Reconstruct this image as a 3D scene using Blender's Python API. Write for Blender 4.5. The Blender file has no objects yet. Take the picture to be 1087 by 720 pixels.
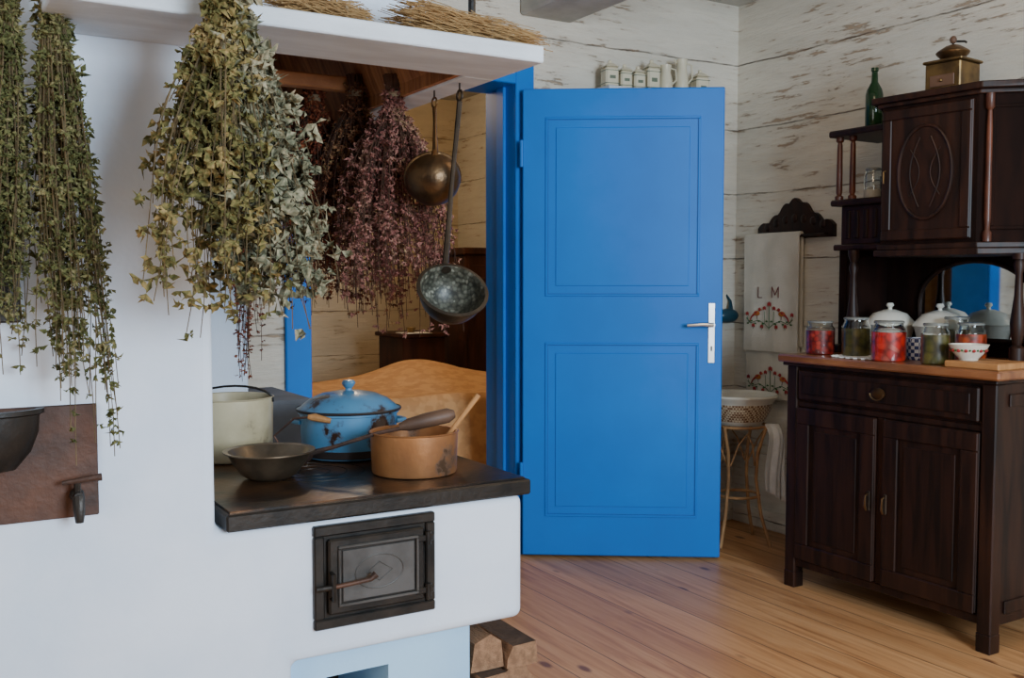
import bpy, math, random
from mathutils import Vector, Matrix
R = random.Random(7)
SC = bpy.context.scene
COL = SC.collection

# ---------------------------------------------------------------- materials
def lk(nt, a, b): nt.links.new(a, b)
def nd(nt, t, **kw):
    n = nt.nodes.new(t)
    for k, v in kw.items(): setattr(n, k, v)
    return n
def rgba(c): return (c[0], c[1], c[2], 1)
def ramp(nt, src, stops):
    r = nd(nt, 'ShaderNodeValToRGB')
    e = r.color_ramp.elements
    while len(e) < len(stops): e.new(.5)
    for i, (p, c) in enumerate(stops):
        e[i].position = p; e[i].color = rgba(c)
    lk(nt, src, r.inputs['Fac']); return r.outputs['Color']
def noise(nt, vec, scale, detail=4, rough=.55, dist=0):
    n = nd(nt, 'ShaderNodeTexNoise')
    n.inputs['Scale'].default_value = scale; n.inputs['Detail'].default_value = detail
    n.inputs['Roughness'].default_value = rough; n.inputs['Distortion'].default_value = dist
    lk(nt, vec, n.inputs['Vector']); return n.outputs['Fac']
def mapping(nt, vec, sc, loc=(0,0,0)):
    m = nd(nt, 'ShaderNodeMapping'); m.inputs['Scale'].default_value = sc
    m.inputs['Location'].default_value = loc
    lk(nt, vec, m.inputs['Vector']); return m.outputs['Vector']
def math_(nt, op, a, b=None, c=None):
    m = nd(nt, 'ShaderNodeMath', operation=op)
    for i, v in enumerate((a, b, c)):
        if v is None: continue
        if isinstance(v, (int, float)): m.inputs[i].default_value = v
        else: lk(nt, v, m.inputs[i])
    return m.outputs[0]
def mixc(nt, fac, a, b, mode='MIX'):
    m = nd(nt, 'ShaderNodeMix', data_type='RGBA', blend_type=mode)
    for s, v in ((0, fac), (6, a), (7, b)):
        if isinstance(v, (int, float)): m.inputs[s].default_value = v
        elif isinstance(v, tuple): m.inputs[s].default_value = rgba(v)
        else: lk(nt, v, m.inputs[s])
    return m.outputs[2]
def bump(nt, h, strength, dist=.01):
    b = nd(nt, 'ShaderNodeBump'); b.inputs['Strength'].default_value = strength
    b.inputs['Distance'].default_value = dist
    lk(nt, h, b.inputs['Height']); return b.outputs['Normal']
def base(name):
    m = bpy.data.materials.new(name); m.use_nodes = True
    nt = m.node_tree
    return m, nt, nt.nodes['Principled BSDF']
def M(name, c, c2=None, rough=.6, metal=0, scale=8, stretch=(1,1,1), bmp=0, bs=60, lo=.38, hi=.62, coat=0, trans=0, ior=1.45, detail=5, spec=None, chips=None, chipc=(.03,.02,.015), dist=0):
    m, nt, b = base(name)
    tc = nd(nt, 'ShaderNodeTexCoord')
    v = mapping(nt, tc.outputs['Object'], stretch)
    c2 = c2 or tuple(x*.82 for x in c)
    col = ramp(nt, noise(nt, v, scale, detail, .55, dist), [(lo, c), (hi, c2)])
    if chips:
        cn = noise(nt, v, chips[0], 6, .65)
        halo = ramp(nt, cn, [(chips[1]-.05, (0,0,0)), (chips[1], (.6,.6,.6))])
        ch = ramp(nt, cn, [(chips[1], (0,0,0)), (chips[1]+.02, (1,1,1))])
        col = mixc(nt, halo, col, tuple(.5*(a+.12) for a in chipc)); col = mixc(nt, ch, col, chipc)
    lk(nt, col, b.inputs['Base Color'])
    b.inputs['Roughness'].default_value = rough; b.inputs['Metallic'].default_value = metal
    b.inputs['Coat Weight'].default_value = coat
    b.inputs['Transmission Weight'].default_value = trans; b.inputs['IOR'].default_value = ior
    if spec is not None: b.inputs['Specular IOR Level'].default_value = spec
    if bmp: lk(nt, bump(nt, noise(nt, v, bs, 4), bmp), b.inputs['Normal'])
    return m

def wall_mat(name, white, tan, dark, period=.31, z0=.06, grain=(2.4,2.4,20), amount=.615, seamw=.011):
    m, nt, b = base(name)
    g = nd(nt, 'ShaderNodeNewGeometry'); P = g.outputs['Position']
    s = nd(nt, 'ShaderNodeSeparateXYZ'); lk(nt, P, s.inputs[0])
    wob = noise(nt, mapping(nt, P, (1.8,1.8,.3)), 1.4, 6, .65)
    z = math_(nt, 'ADD', s.outputs['Z'], math_(nt, 'MULTIPLY', wob, .035))
    fr = math_(nt, 'FRACT', math_(nt, 'DIVIDE', math_(nt, 'SUBTRACT', z, z0), period))
    d = math_(nt, 'ABSOLUTE', math_(nt, 'SUBTRACT', fr, .5))       # .5 at seam
    seam = ramp(nt, d, [(.5-seamw, (0,0,0)), (.5-seamw*.3, (1,1,1))])
    brk = ramp(nt, noise(nt, mapping(nt, P, (5,5,5)), 2, 5), [(.40, (.2,.2,.2)), (.60, (.9,.9,.9))])
    seam = math_(nt, 'MULTIPLY', seam, brk)
    gn = noise(nt, mapping(nt, P, grain), 2.2, 10, .70)
    big = noise(nt, P, 1.8, 5, .6)
    near = ramp(nt, d, [(.34, (0,0,0)), (.5, (1,1,1))])
    fl = math_(nt, 'ADD', gn, math_(nt, 'MULTIPLY', math_(nt, 'SUBTRACT', big, .5), .45))
    fl = math_(nt, 'ADD', fl, math_(nt, 'MULTIPLY', near, .045))
    flake = ramp(nt, fl, [(amount, (0,0,0)), (amount+.035, (.75,.75,.75))])
    rubbed = ramp(nt, fl, [(amount-.13, (0,0,0)), (amount+.02, (.5,.5,.5))])
    tone = ramp(nt, noise(nt, mapping(nt, P, (1,1,5)), 2.2, 6, .6), [(.3, white), (.7, tuple(x*.84 for x in white))])
    tone = mixc(nt, rubbed, tone, tuple(.6*a+.4*c_ for a, c_ in zip(white, tan)))
    c = mixc(nt, flake, tone, tan)
    c = mixc(nt, seam, c, dark)
    lk(nt, c, b.inputs['Base Color']); b.inputs['Roughness'].default_value = .85
    h = math_(nt, 'SUBTRACT', math_(nt, 'MULTIPLY', gn, .9), seam)
    h = math_(nt, 'SUBTRACT', h, math_(nt, 'MULTIPLY', flake, .3))
    lk(nt, bump(nt, h, .85, .014), b.inputs['Normal'])
    return m

def floor_mat():
    m, nt, b = base('pine_floorboards')
    g = nd(nt, 'ShaderNodeNewGeometry'); P = g.outputs['Position']
    s = nd(nt, 'ShaderNodeSeparateXYZ'); lk(nt, P, s.inputs[0])
    q = math_(nt, 'DIVIDE', s.outputs['X'], .165)
    idx = math_(nt, 'FLOOR', q); fr = math_(nt, 'FRACT', q)
    wn = nd(nt, 'ShaderNodeTexWhiteNoise', noise_dimensions='1D'); lk(nt, idx, wn.inputs['W'])
    d = math_(nt, 'ABSOLUTE', math_(nt, 'SUBTRACT', fr, .5))
    seam = ramp(nt, d, [(.487, (0,0,0)), (.494, (1,1,1))])
    off = nd(nt, 'ShaderNodeCombineXYZ'); lk(nt, math_(nt, 'MULTIPLY', idx, 3.7), off.inputs['Y'])
    va = nd(nt, 'ShaderNodeVectorMath', operation='ADD'); lk(nt, P, va.inputs[0]); lk(nt, off.outputs[0], va.inputs[1])
    gr = noise(nt, mapping(nt, va.outputs[0], (15,.9,1)), 2.0, 6, .58, 1.1)
    c1 = ramp(nt, gr, [(.28, (.76,.43,.20)), (.52, (.64,.325,.135)), (.74, (.42,.18,.065))])
    tint = ramp(nt, wn.outputs['Value'], [(0, (.78,.74,.70)), (1, (1.0,1.0,1.0))])
    c = mixc(nt, 1.0, c1, tint, 'MULTIPLY')
    vo = nd(nt, 'ShaderNodeTexVoronoi'); vo.inputs['Scale'].default_value = 1.0
    lk(nt, mapping(nt, va.outputs[0], (8,3.6,1)), vo.inputs['Vector'])
    kn = ramp(nt, vo.outputs['Distance'], [(.07, (1,1,1)), (.14, (0,0,0))])
    c = mixc(nt, math_(nt, 'MULTIPLY', kn, .85), c, (.14,.05,.02))
    c = mixc(nt, seam, c, (.08,.04,.022))
    lk(nt, c, b.inputs['Base Color']); b.inputs['Roughness'].default_value = .40
    lk(nt, bump(nt, math_(nt, 'SUBTRACT', math_(nt,'MULTIPLY',gr,.2), seam), .35, .005), b.inputs['Normal'])
    return m

def check_mat(name, a, c, scale=60):
    m, nt, b = base(name)
    tc = nd(nt, 'ShaderNodeTexCoord'); ch = nd(nt, 'ShaderNodeTexChecker')
    ch.inputs['Scale'].default_value = scale
    ch.inputs['Color1'].default_value = rgba(a); ch.inputs['Color2'].default_value = rgba(c)
    lk(nt, tc.outputs['Object'], ch.inputs['Vector']); lk(nt, ch.outputs['Color'], b.inputs['Base Color'])
    b.inputs['Roughness'].default_value = .35
    return m
def cell_mat(name, cols, scale=40, rough=.3, coat=0):
    m, nt, b = base(name)
    tc = nd(nt, 'ShaderNodeTexCoord'); vo = nd(nt, 'ShaderNodeTexVoronoi'); vo.inputs['Scale'].default_value = scale
    lk(nt, tc.outputs['Object'], vo.inputs['Vector'])
    sp = nd(nt, 'ShaderNodeSeparateColor'); lk(nt, vo.outputs['Color'], sp.inputs[0])
    n = len(cols)
    c = ramp(nt, sp.outputs[0], [(i/(n-1) if n>1 else 0, c) for i, c in enumerate(cols)])
    edge = ramp(nt, vo.outputs['Distance'], [(.35, (1,1,1)), (.75, (.35,.35,.35))])
    lk(nt, mixc(nt, 1.0, c, edge, 'MULTIPLY'), b.inputs['Base Color'])
    b.inputs['Roughness'].default_value = rough
    b.inputs['Coat Weight'].default_value = coat; b.inputs['Coat Roughness'].default_value = .05
    return m

WALL = wall_mat('whitewashed_logs', (.83,.79,.68), (.40,.27,.165), (.16,.12,.09))
WALLF = wall_mat('cream_logs', (.66,.54,.37), (.40,.28,.16), (.22,.14,.08), amount=.64)
WALLD = wall_mat('bounce_damping_logs', (.26,.17,.10), (.15,.09,.05), (.05,.03,.02))  # unseen walls made dark to cut bounced light and raise contrast
FLOOR = floor_mat()
CEIL = M('ceiling_paint', (.52,.51,.47), (.42,.41,.37), rough=.9, bmp=.2)
PLASTER = M('limewashed_plaster', (.75,.82,.92), (.63,.72,.85), rough=.85, scale=2.6, bmp=.55, bs=7)
PLASTERB = M('pale_blue_plaster', (.42,.68,.90), (.36,.61,.85), rough=.8, scale=3, bmp=.3, bs=10)
HOODW = M('white_painted_wood', (.66,.71,.76), (.56,.60,.64), rough=.6, scale=5, stretch=(1,4,4), bmp=.2)
HOODB = M('smoked_brown_boards', (.50,.22,.085), (.28,.105,.04), rough=.65, scale=4, stretch=(2,12,2), bmp=.3, bs=12)
BLUE = M('blue_gloss_paint', (.001,.185,.67), (.001,.165,.61), rough=.46, scale=2.5, spec=.35)
BLUED = M('blue_groove_shade', (.001,.10,.40), rough=.5)  # darker door blue, paints the shade of a moulding groove
CHROME = M('brushed_steel', (.62,.62,.6), rough=.3, metal=1)
IRON = M('black_cast_iron', (.018,.017,.016), (.036,.030,.025), rough=.42, metal=.6, scale=12, bmp=.12)
IRONR = M('rusty_iron', (.11,.05,.03), (.04,.025,.02), rough=.6, metal=.35, scale=9, bmp=.3)
PANELR = M('rusty_tank_panel', (.12,.05,.028), (.04,.025,.02), rough=.55, metal=.3, scale=5, bmp=.15)
PLATE = M('burnished_stove_plate', (.030,.025,.022), (.24,.11,.045), rough=.28, metal=.6, scale=6, bmp=.08, lo=.40, hi=.70)
RELIEF = M('dull_iron_panel', (.11,.105,.10), (.055,.05,.045), rough=.5, metal=.6, scale=9, bmp=.1, bs=25)
BRASS = M('aged_brass', (.30,.19,.075), (.14,.09,.045), rough=.38, metal=.9, scale=14)
BRONZE = M('tarnished_bronze', (.20,.11,.045), (.065,.04,.022), rough=.36, metal=.85, scale=8, bmp=.15)
BRONZED = M('dark_bronze', (.075,.055,.036), (.035,.028,.021), rough=.42, metal=.6, scale=9, bmp=.15)
COPPER = M('worn_copper', (.46,.20,.07), (.27,.12,.05), rough=.45, metal=.45, scale=5, bmp=.1, chips=(7,.62), chipc=(.10,.055,.03))
COPPERC = M('reddish_turned_wood', (.14,.042,.02), (.07,.022,.012), rough=.4, coat=.1)
BLUEN = M('blue_enamel', (.10,.28,.46), (.075,.215,.38), rough=.28, scale=5, coat=.3, chips=(10,.575), chipc=(.045,.022,.014))
ENDARK = M('enamel_rim', (.03,.022,.02), rough=.5)
CREAM = M('cream_enamel', (.58,.49,.31), (.42,.34,.20), rough=.35, coat=.2, chips=(8,.63), chipc=(.18,.12,.065))
WHITEEN = M('white_enamel', (.78,.76,.66), (.70,.68,.58), rough=.3, coat=.3)
GREYPAN = M('worn_brassy_tin', (.26,.19,.12), (.10,.075,.05), rough=.36, metal=.7, scale=7)
LADIN = cell_mat('mottled_greygreen_metal', [(.035,.035,.024),(.07,.07,.048),(.12,.12,.09),(.05,.048,.034),(.24,.235,.18)], 120, .45)
WOODL = M('pale_wood', (.50,.24,.085), (.38,.17,.055), rough=.6, scale=6, stretch=(8,1,1))
WOODM = M('worn_brown_wood', (.14,.075,.045), (.08,.042,.025), rough=.55, scale=6)
MAHOG = M('dark_mahogany', (.034,.0125,.007), (.011,.005,.0038), rough=.44, scale=5, stretch=(5,5,.5), spec=.35, dist=.6)
MAHOGP = M('mahogany_panel', (.027,.010,.006), (.009,.0045,.0033), rough=.5, scale=6, stretch=(6,6,.5), spec=.3, dist=.8)
MAHOGR = M('red_mahogany', (.065,.021,.011), (.03,.011,.0065), rough=.6, scale=5, stretch=(3,3,.6), spec=.25)
MAHOGM = M('matte_dark_wood', (.020,.008,.0055), (.010,.005,.004), rough=.8, scale=5, stretch=(3,3,.6), spec=.1)
TOPW = M('walnut_top', (.34,.14,.055), (.19,.07,.03), rough=.28, scale=4, stretch=(6,1,3), coat=.3)
MIRROR = M('mirror_glass', (.75,.78,.78), rough=.03, metal=1)
DGLASS = M('carved_oval_wood', (.030,.011,.0065), (.014,.006,.0042), rough=.38, spec=.4, scale=9, stretch=(4,4,1))
GLASS = M('clear_glass', (.95,.97,.95), (.93,.96,.94), rough=.02, trans=1)
GREENG = M('green_bottle_glass', (.02,.06,.022), (.015,.05,.018), rough=.08, trans=.3)
LINEN = M('linen', (.70,.66,.57), (.62,.58,.49), rough=.9, bmp=.3, bs=200)
WHITEC = M('white_cotton', (.85,.84,.80), rough=.9, bmp=.3, bs=120)
RED = M('red_thread', (.36,.03,.03), rough=.8)
REDD = M('dark_red_thread', (.14,.02,.025), rough=.8)
GREEN = M('green_thread', (.05,.15,.04), rough=.8)
ORANGE = M('orange_thread', (.50,.16,.03), rough=.8)
RATTAN = M('rattan', (.50,.29,.13), (.34,.18,.08), rough=.6, scale=20)
BASKET = check_mat('brown_patterned_band', (.62,.52,.36), (.20,.095,.045), 105)
BLUECH = check_mat('blue_checker_cup', (.70,.72,.75), (.03,.05,.18), 80)
CANIST = M('glazed_cream_ceramic', (.74,.69,.52), (.66,.61,.45), rough=.3)
CANG = M('green_lines', (.16,.20,.14), rough=.4)
TWINE = M('twine', (.30,.22,.13), rough=.9)
GREYC = M('grey_blanket', (.20,.22,.26), (.16,.18,.21), rough=.95)
ORC = M('ochre_bedspread', (.66,.36,.155), (.56,.29,.12), rough=.9, scale=16, lo=.44, hi=.54, bmp=.25, bs=60, detail=2)
TEAL = M('dark_teal_enamel', (.015,.06,.09), rough=.3)
BARK = M('bark', (.09,.055,.035), (.05,.03,.02), rough=.95, bmp=.8, bs=30)
SPLIT = M('split_timber', (.36,.20,.11), (.22,.12,.065), rough=.85, scale=10, stretch=(6,1,6), bmp=.5)

# ---------------------------------------------------------------- mesh builder
class MB:
    def __init__(s): s.v = []; s.f = []; s.m = []; s.mats = []; s.T = Matrix.Identity(4)
    def mi(s, mat):
        if mat not in s.mats: s.mats.append(mat)
        return s.mats.index(mat)
    def add(s, vs, fs, mat):
        o = len(s.v); s.v += [tuple(s.T @ Vector(p)) for p in vs]; k = s.mi(mat)
        for f in fs: s.f.append(tuple(i+o for i in f)); s.m.append(k)
        return s
    def box(s, x0, x1, y0, y1, z0, z1, mat, c=0.0):
        if c <= 0:
            vs = [(x, y, z) for x in (x0, x1) for y in (y0, y1) for z in (z0, z1)]
            fs = [(0,1,3,2), (4,6,7,5), (0,4,5,1), (2,3,7,6), (0,2,6,4), (1,5,7,3)]
            return s.add(vs, fs, mat)
        X, Y, Z = (x0, x1), (y0, y1), (z0, z1); vs = []; id_ = {}
        for i in (0,1):
            for j in (0,1):
                for k in (0,1):
                    sx, sy, sz = (1,-1)[i], (1,-1)[j], (1,-1)[k]
                    for a, p in enumerate(((X[i], Y[j]+sy*c, Z[k]+sz*c), (X[i]+sx*c, Y[j], Z[k]+sz*c), (X[i]+sx*c, Y[j]+sy*c, Z[k]))):
                        id_[(i,j,k,a)] = len(vs); vs.append(p)
        fs = []
        for i in (0,1): fs.append((id_[(i,0,0,0)], id_[(i,1,0,0)], id_[(i,1,1,0)], id_[(i,0,1,0)]))
        for j in (0,1): fs.append((id_[(0,j,0,1)], id_[(1,j,0,1)], id_[(1,j,1,1)], id_[(0,j,1,1)]))
        for k in (0,1): fs.append((id_[(0,0,k,2)], id_[(1,0,k,2)], id_[(1,1,k,2)], id_[(0,1,k,2)]))
        for i in (0,1):
            for j in (0,1): fs.append((id_[(i,j,0,0)], id_[(i,j,1,0)], id_[(i,j,1,1)], id_[(i,j,0,1)]))
        for i in (0,1):
            for k in (0,1): fs.append((id_[(i,0,k,0)], id_[(i,1,k,0)], id_[(i,1,k,2)], id_[(i,0,k,2)]))
        for j in (0,1):
            for k in (0,1): fs.append((id_[(0,j,k,1)], id_[(1,j,k,1)], id_[(1,j,k,2)], id_[(0,j,k,2)]))
        for i in (0,1):
            for j in (0,1):
                for k in (0,1): fs.append((id_[(i,j,k,0)], id_[(i,j,k,1)], id_[(i,j,k,2)]))
        return s.add(vs, fs, mat)
    def prism(s, poly, d0, d1, mat, axis='y'):
        n = len(poly); f = {'y': lambda a,b,d: (a,d,b), 'x': lambda a,b,d: (d,a,b), 'z': lambda a,b,d: (a,b,d)}[axis]
        vs = [f(a,b,d0) for a,b in poly]+[f(a,b,d1) for a,b in poly]
        fs = [tuple(range(n)), tuple(range(2*n-1, n-1, -1))]+[(i, i+n, (i+1)%n+n, (i+1)%n) for i in range(n)]
        return s.add(vs, fs, mat)
    def lathe(s, prof, mat, c=(0,0,0), seg=40, sx=1, sy=1):
        vs = []; rings = []
        for r, z in prof:
            if r < 1e-6: rings.append([len(vs)]); vs.append((c[0], c[1], c[2]+z))
            else:
                rings.append(list(range(len(vs), len(vs)+seg)))
                vs += [(c[0]+r*sx*math.cos(2*math.pi*i/seg), c[1]+r*sy*math.sin(2*math.pi*i/seg), c[2]+z) for i in range(seg)]
        fs = []
        for a, b in zip(rings, rings[1:]):
            if len(a) == 1 and len(b) == 1: continue
            for i in range(seg):
                j = (i+1) % seg
                if len(a) == 1: fs.append((a[0], b[j], b[i]))
                elif len(b) == 1: fs.append((a[i], a[j], b[0]))
                else: fs.append((a[i], a[j], b[j], b[i]))
        return s.add(vs, fs, mat)
    def tube(s, pts, r, mat, seg=8, closed=False):
        pts = [Vector(p) for p in pts]; n = len(pts); vs = []; up = Vector((0,0,1)); last = None
        for i, p in enumerate(pts):
            if closed: t = pts[(i+1)%n]-pts[i-1]
            else: t = pts[min(i+1,n-1)]-pts[max(i-1,0)]
            t.normalize()
            a = t.cross(up if abs(t.z) < .95 else Vector((1,0,0)))
            if last is not None:
                a = last-t*last.dot(t)
            a.normalize(); last = a; b = t.cross(a)
            rr = r[i] if isinstance(r, (list, tuple)) else r
            vs += [tuple(p+a*rr*math.cos(2*math.pi*k/seg)+b*rr*math.sin(2*math.pi*k/seg)) for k in range(seg)]
        fs = []
        for i in range(n if closed else n-1):
            j = (i+1) % n
            for k in range(seg):
                l = (k+1) % seg
                fs.append((i*seg+k, i*seg+l, j*seg+l, j*seg+k))
        if not closed: fs += [tuple(range(seg-1,-1,-1)), tuple((n-1)*seg+k for k in range(seg))]
        return s.add(vs, fs, mat)
    def ell(s, c, rx, ry, rz, mat, seg=16):
        n = seg//2
        o = s.T; s.T = o @ Matrix.Translation(c) @ Matrix.Diagonal((rx, ry, rz, 1))
        s.lathe([(math.sin(math.pi*i/n) if 0 < i < n else 0, -math.cos(math.pi*i/n)) for i in range(n+1)], mat, seg=seg)
        s.T = o; return s
    def build(s, name, parent=None, loc=(0,0,0), rot=(0,0,0), angle=35, bevel=0, label=None, bseg=2):
        me = bpy.data.meshes.new(name); me.from_pydata(s.v, [], s.f)
        for m in s.mats: me.materials.append(m)
        me.polygons.foreach_set('material_index', s.m)
        me.polygons.foreach_set('use_smooth', [True]*len(s.f))
        me.update()
        import bmesh
        bm = bmesh.new(); bm.from_mesh(me)
        bmesh.ops.recalc_face_normals(bm, faces=bm.faces); bm.to_mesh(me); bm.free()
        me.set_sharp_from_angle(angle=math.radians(angle))
        ob = bpy.data.objects.new(name, me); COL.objects.link(ob)
        ob.location = loc; ob.rotation_euler = rot
        if parent: ob.parent = parent
        if bevel:
            b = ob.modifiers.new('bevel', 'BEVEL'); b.width = bevel; b.segments = bseg; b.limit_method = 'ANGLE'
        if label: ob['label'] = label
        return ob
def thing(name, label, cat, loc=(0,0,0), rot=(0,0,0), group=None):
    e = bpy.data.objects.new(name, None); COL.objects.link(e); e.empty_display_size = .05
    e.location = loc; e.rotation_euler = rot; e['label'] = label; e['category'] = cat
    if group: e['group'] = group
    return e
def struct(ob, label=None):
    ob['kind'] = 'structure'
    if label: ob['label'] = label
    return ob
def rect_frame(b, x0, x1, z0, z1, w, y0, y1, mat, c=.002):
    b.box(x0, x1, y0, y1, z0, z0+w, mat, c); b.box(x0, x1, y0, y1, z1-w, z1, mat, c)
    b.box(x0, x0+w, y0, y1, z0+w, z1-w, mat, c); b.box(x1-w, x1, y0, y1, z0+w, z1-w, mat, c)

# ---------------------------------------------------------------- room shell
XR, YB, ZC = 3.44, 3.60, 2.50
XL, YF, YFAR = -2.2, -1.7, 6.5
struct(MB().box(XL-.2, XR+.2, YF-.2, YFAR+.2, -.1, 0, FLOOR).build('floor'), 'wide pine floorboards')
struct(MB().box(XL-.2, XR+.2, YF-.2, YFAR+.2, ZC, ZC+.1, CEIL).build('ceiling'), 'pale painted ceiling')
OX0, OX1, OZ = 1.27, 2.17, 2.0
w = MB(); w.box(XL, OX0-.02, YB, YB+.23, 0, ZC, WALL); w.box(OX1+.02, XR, YB, YB+.23, 0, ZC, WALL); w.box(OX0-.02, OX1+.02, YB, YB+.23, OZ+.02, ZC, WALL)
struct(w.build('wall_back'), 'whitewashed log wall with flaking paint')
struct(MB().box(XR, XR+.2, YF, YFAR, 0, ZC, WALL).build('wall_right'), 'whitewashed log wall with worn seams')
VY0, VY1 = -1.2, .6  # opening for the added window, out of view
w = MB(); w.box(XL-.2, XL, YF, VY0, 0, ZC, WALLD); w.box(XL-.2, XL, VY1, YFAR, 0, ZC, WALLD); w.box(XL-.2, XL, VY0, VY1, 0, .9, WALLD); w.box(XL-.2, XL, VY0, VY1, 2.2, ZC, WALLD)
struct(w.build('wall_left'))
w = MB()
for (y0,y1,z0,z1) in ((VY0,VY1,.9,.95),(VY0,VY1,2.15,2.2),(VY0,VY0+.05,.95,2.15),(VY1-.05,VY1,.95,2.15),(-.32,-.28,.95,2.15)): w.box(XL-.15, XL-.09, y0, y1, z0, z1, HOODW)
struct(w.build('added_fill_window'))  # unseen window frame, added to go with the side fill
struct(MB().box(XL, XR, YFAR, YFAR+.2, 0, ZC, WALLF).build('wall_far'), 'cream log wall of the adjoining bedroom')
WX0, WX1, WZ0, WZ1 = .5, 2.1, .9, 2.25
w = MB(); w.box(XL, WX0, YF-.2, YF, 0, ZC, WALLD); w.box(WX1, XR, YF-.2, YF, 0, ZC, WALLD)
w.box(WX0, WX1, YF-.2, YF, 0, WZ0, WALLD); w.box(WX0, WX1, YF-.2, YF, WZ1, ZC, WALLD)
struct(w.build('wall_front'))
w = MB(); rect_frame(w, WX0, WX1, WZ0, WZ1, .05, YF-.15, YF-.09, HOODW); w.box(1.28, 1.32, YF-.15, YF-.09, WZ0+.05, WZ1-.05, HOODW)
w.box(WX0+.05, WX1-.05, YF-.14, YF-.10, 1.75, 1.78, HOODW)
struct(w.build('window_1'))
struct(MB().box(2.20, 2.46, YF, YB, 2.29, ZC, CEIL, .01).build('trim_1'), 'painted ceiling beam')
# door frame
w = MB()
w.box(OX0-.02, OX0, YB-.005, YB+.235, 0, OZ, BLUE); w.box(OX1, OX1+.02, YB-.005, YB+.235, 0, OZ, BLUE); w.box(OX0-.02, OX1+.02, YB-.005, YB+.235, OZ, OZ+.02, BLUE)
w.box(OX1-.014, OX1, YB+.06, YB+.12, 0, OZ, BLUE, .003)
w.box(OX0-.10, OX0-.0, YB-.022, YB-.005, 0, OZ+.09, BLUE, .004); w.box(OX1, OX1+.09, YB-.022, YB-.005, 0, OZ+.09, BLUE, .004); w.box(OX0, OX1, YB-.022, YB-.005, OZ, OZ+.09, BLUE, .004)
struct(w.build('trim_2'), 'blue painted door frame')
# door leaf
W = .832; DT = 1.972
d = MB(); d.box(0, W, -.04, 0, .012, DT, BLUE, .004)
for z0, z1 in ((.180, .918), (1.112, 1.855)):
    x0, x1 = .095, .735
    for side in (-.04, 0):
        s = -1 if side < 0 else 1
        ya, yb = sorted((side, side+s*.005)); yc, yd = sorted((side, side+s*.001)); ye, yf = sorted((side, side+s*.004))
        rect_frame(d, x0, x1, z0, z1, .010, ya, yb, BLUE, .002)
        rect_frame(d, x0+.010, x1-.010, z0+.010, z1-.010, .0025, yc, yd, BLUED, 0)  # flat dark strip, groove shade put into colour
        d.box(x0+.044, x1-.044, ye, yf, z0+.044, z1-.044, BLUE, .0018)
door = struct(d.build('door_1', loc=(2.200, 3.572, 0), rot=(0,0,math.radians(-34.2))), 'open bright blue panelled wooden door')
h = MB(); hx = .787
h.box(hx-.014, hx+.014, -.0445, -.04, .835, 1.085, CHROME, .0015)
h.tube([(hx, -.044, .995), (hx, -.085, .995)], .009, CHROME, 10)
h.tube([(hx+.002, -.085, .995), (hx-.04, -.089, .997), (hx-.105, -.086, .993)], [.010,.009,.007], CHROME, 10)
h.box(hx-.003, hx+.003, -.046, -.0445, .885, .905, IRON)
h.build('door_handle', door, label='steel lever handle on a long backplate')
for z in (.3, 1.65):
    h = MB(); h.tube([(-.004, -.046, z), (-.004, -.046, z+.11)], .008, BLUE, 10)
    h.build('hinge', door)
struct(MB().box(2.26, 3.44, 3.58, 3.60, 0, .09, WALL, .003).build('baseboard_back'))
struct(MB().box(3.42, 3.44, 2.74, 3.58, 0, .09, WALL, .003).build('baseboard_right'))

# ---------------------------------------------------------------- masonry stove
Y0 = 1.936; PT = .68
st = thing('masonry_stove', 'whitewashed masonry cooking stove with iron cooktop and chimney pier', 'stove', (.5, Y0, 0))
def L(b): b.T = Matrix.Translation((-.5, -Y0, 0)); return b
b = L(MB()); b.prism([(-1.6,0),(.64,0),(.64,.387),(1.195,.387),(1.195,PT),(.49,PT),(.49,2.5),(-1.6,2.5)], Y0, 2.66, PLASTER)
b.build('masonry_body', st, bevel=.022, bseg=5)
b = L(MB()); b.box(.55, .84, 2.92, 3.20, 0, 1.60, PLASTER); b.build('rear_pier', st, bevel=.01)
b = L(MB()); b.box(.60, .73, 1.99, 2.6, 0, .390, PLASTERB); b.box(.875, 1.08, 1.99, 2.6, 0, .390, PLASTERB)
b.box(.73, .875, 1.99, 2.6, .322, .390, PLASTERB)
b.box(.73, .875, 2.3, 2.6, 0, .322, IRON)  # black back stands for the shade inside the niche
b.build('plinth', st, label='pale blue plinth with small ash niche, black back standing for its shade')
b = L(MB()); b.box(.505, 1.207, Y0-.014, 2.66, PT, .715, IRON, .004); b.box(.515, 1.197, Y0, 2.65, .715, .719, PLATE)
for cx, cy, r in ((.80, 2.25, .12), (1.03, 2.2, .09), (.93, 2.45, .10)):
    for rr in (r, r*.66, r*.33): b.lathe([(rr, .719), (rr, .720), (rr-.003, .720), (rr-.003, .719)], IRON, (cx, cy, 0), 40)
b.build('cooktop', st, label='dark burnished iron cooktop plate')
PZ = .7195
od = L(MB()); rect_frame(od, .683, .960, .450, .668, .022, Y0-.012, Y0+.01, IRON, .003)
od.box(.705, .938, Y0-.004, Y0+.008, .472, .646, IRON)
fr = od.build('oven_frame', st)
b = L(MB()); b.box(.712, .931, Y0-.018, Y0-.004, .480, .639, IRON, .004)
rect_frame(b, .731, .915, .496, .624, .006, Y0-.024, Y0-.018, RELIEF, .002)
b.box(.741, .905, Y0-.021, Y0-.018, .506, .614, RELIEF, .001)
b.tube([(.823+.055*math.cos(a*math.pi/12), Y0-.021, .560+.036*math.sin(a*math.pi/12)) for a in range(24)], .0015, RELIEF, 6, True)
b.tube([(.823+.03*math.cos(a*math.pi/2), Y0-.021, .560+.02*math.sin(a*math.pi/2)) for a in range(4)], .0012, RELIEF, 6, True)
odd = b.build('oven_door', st, label='black cast-iron oven door with dull metal panel')
b = L(MB())
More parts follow.
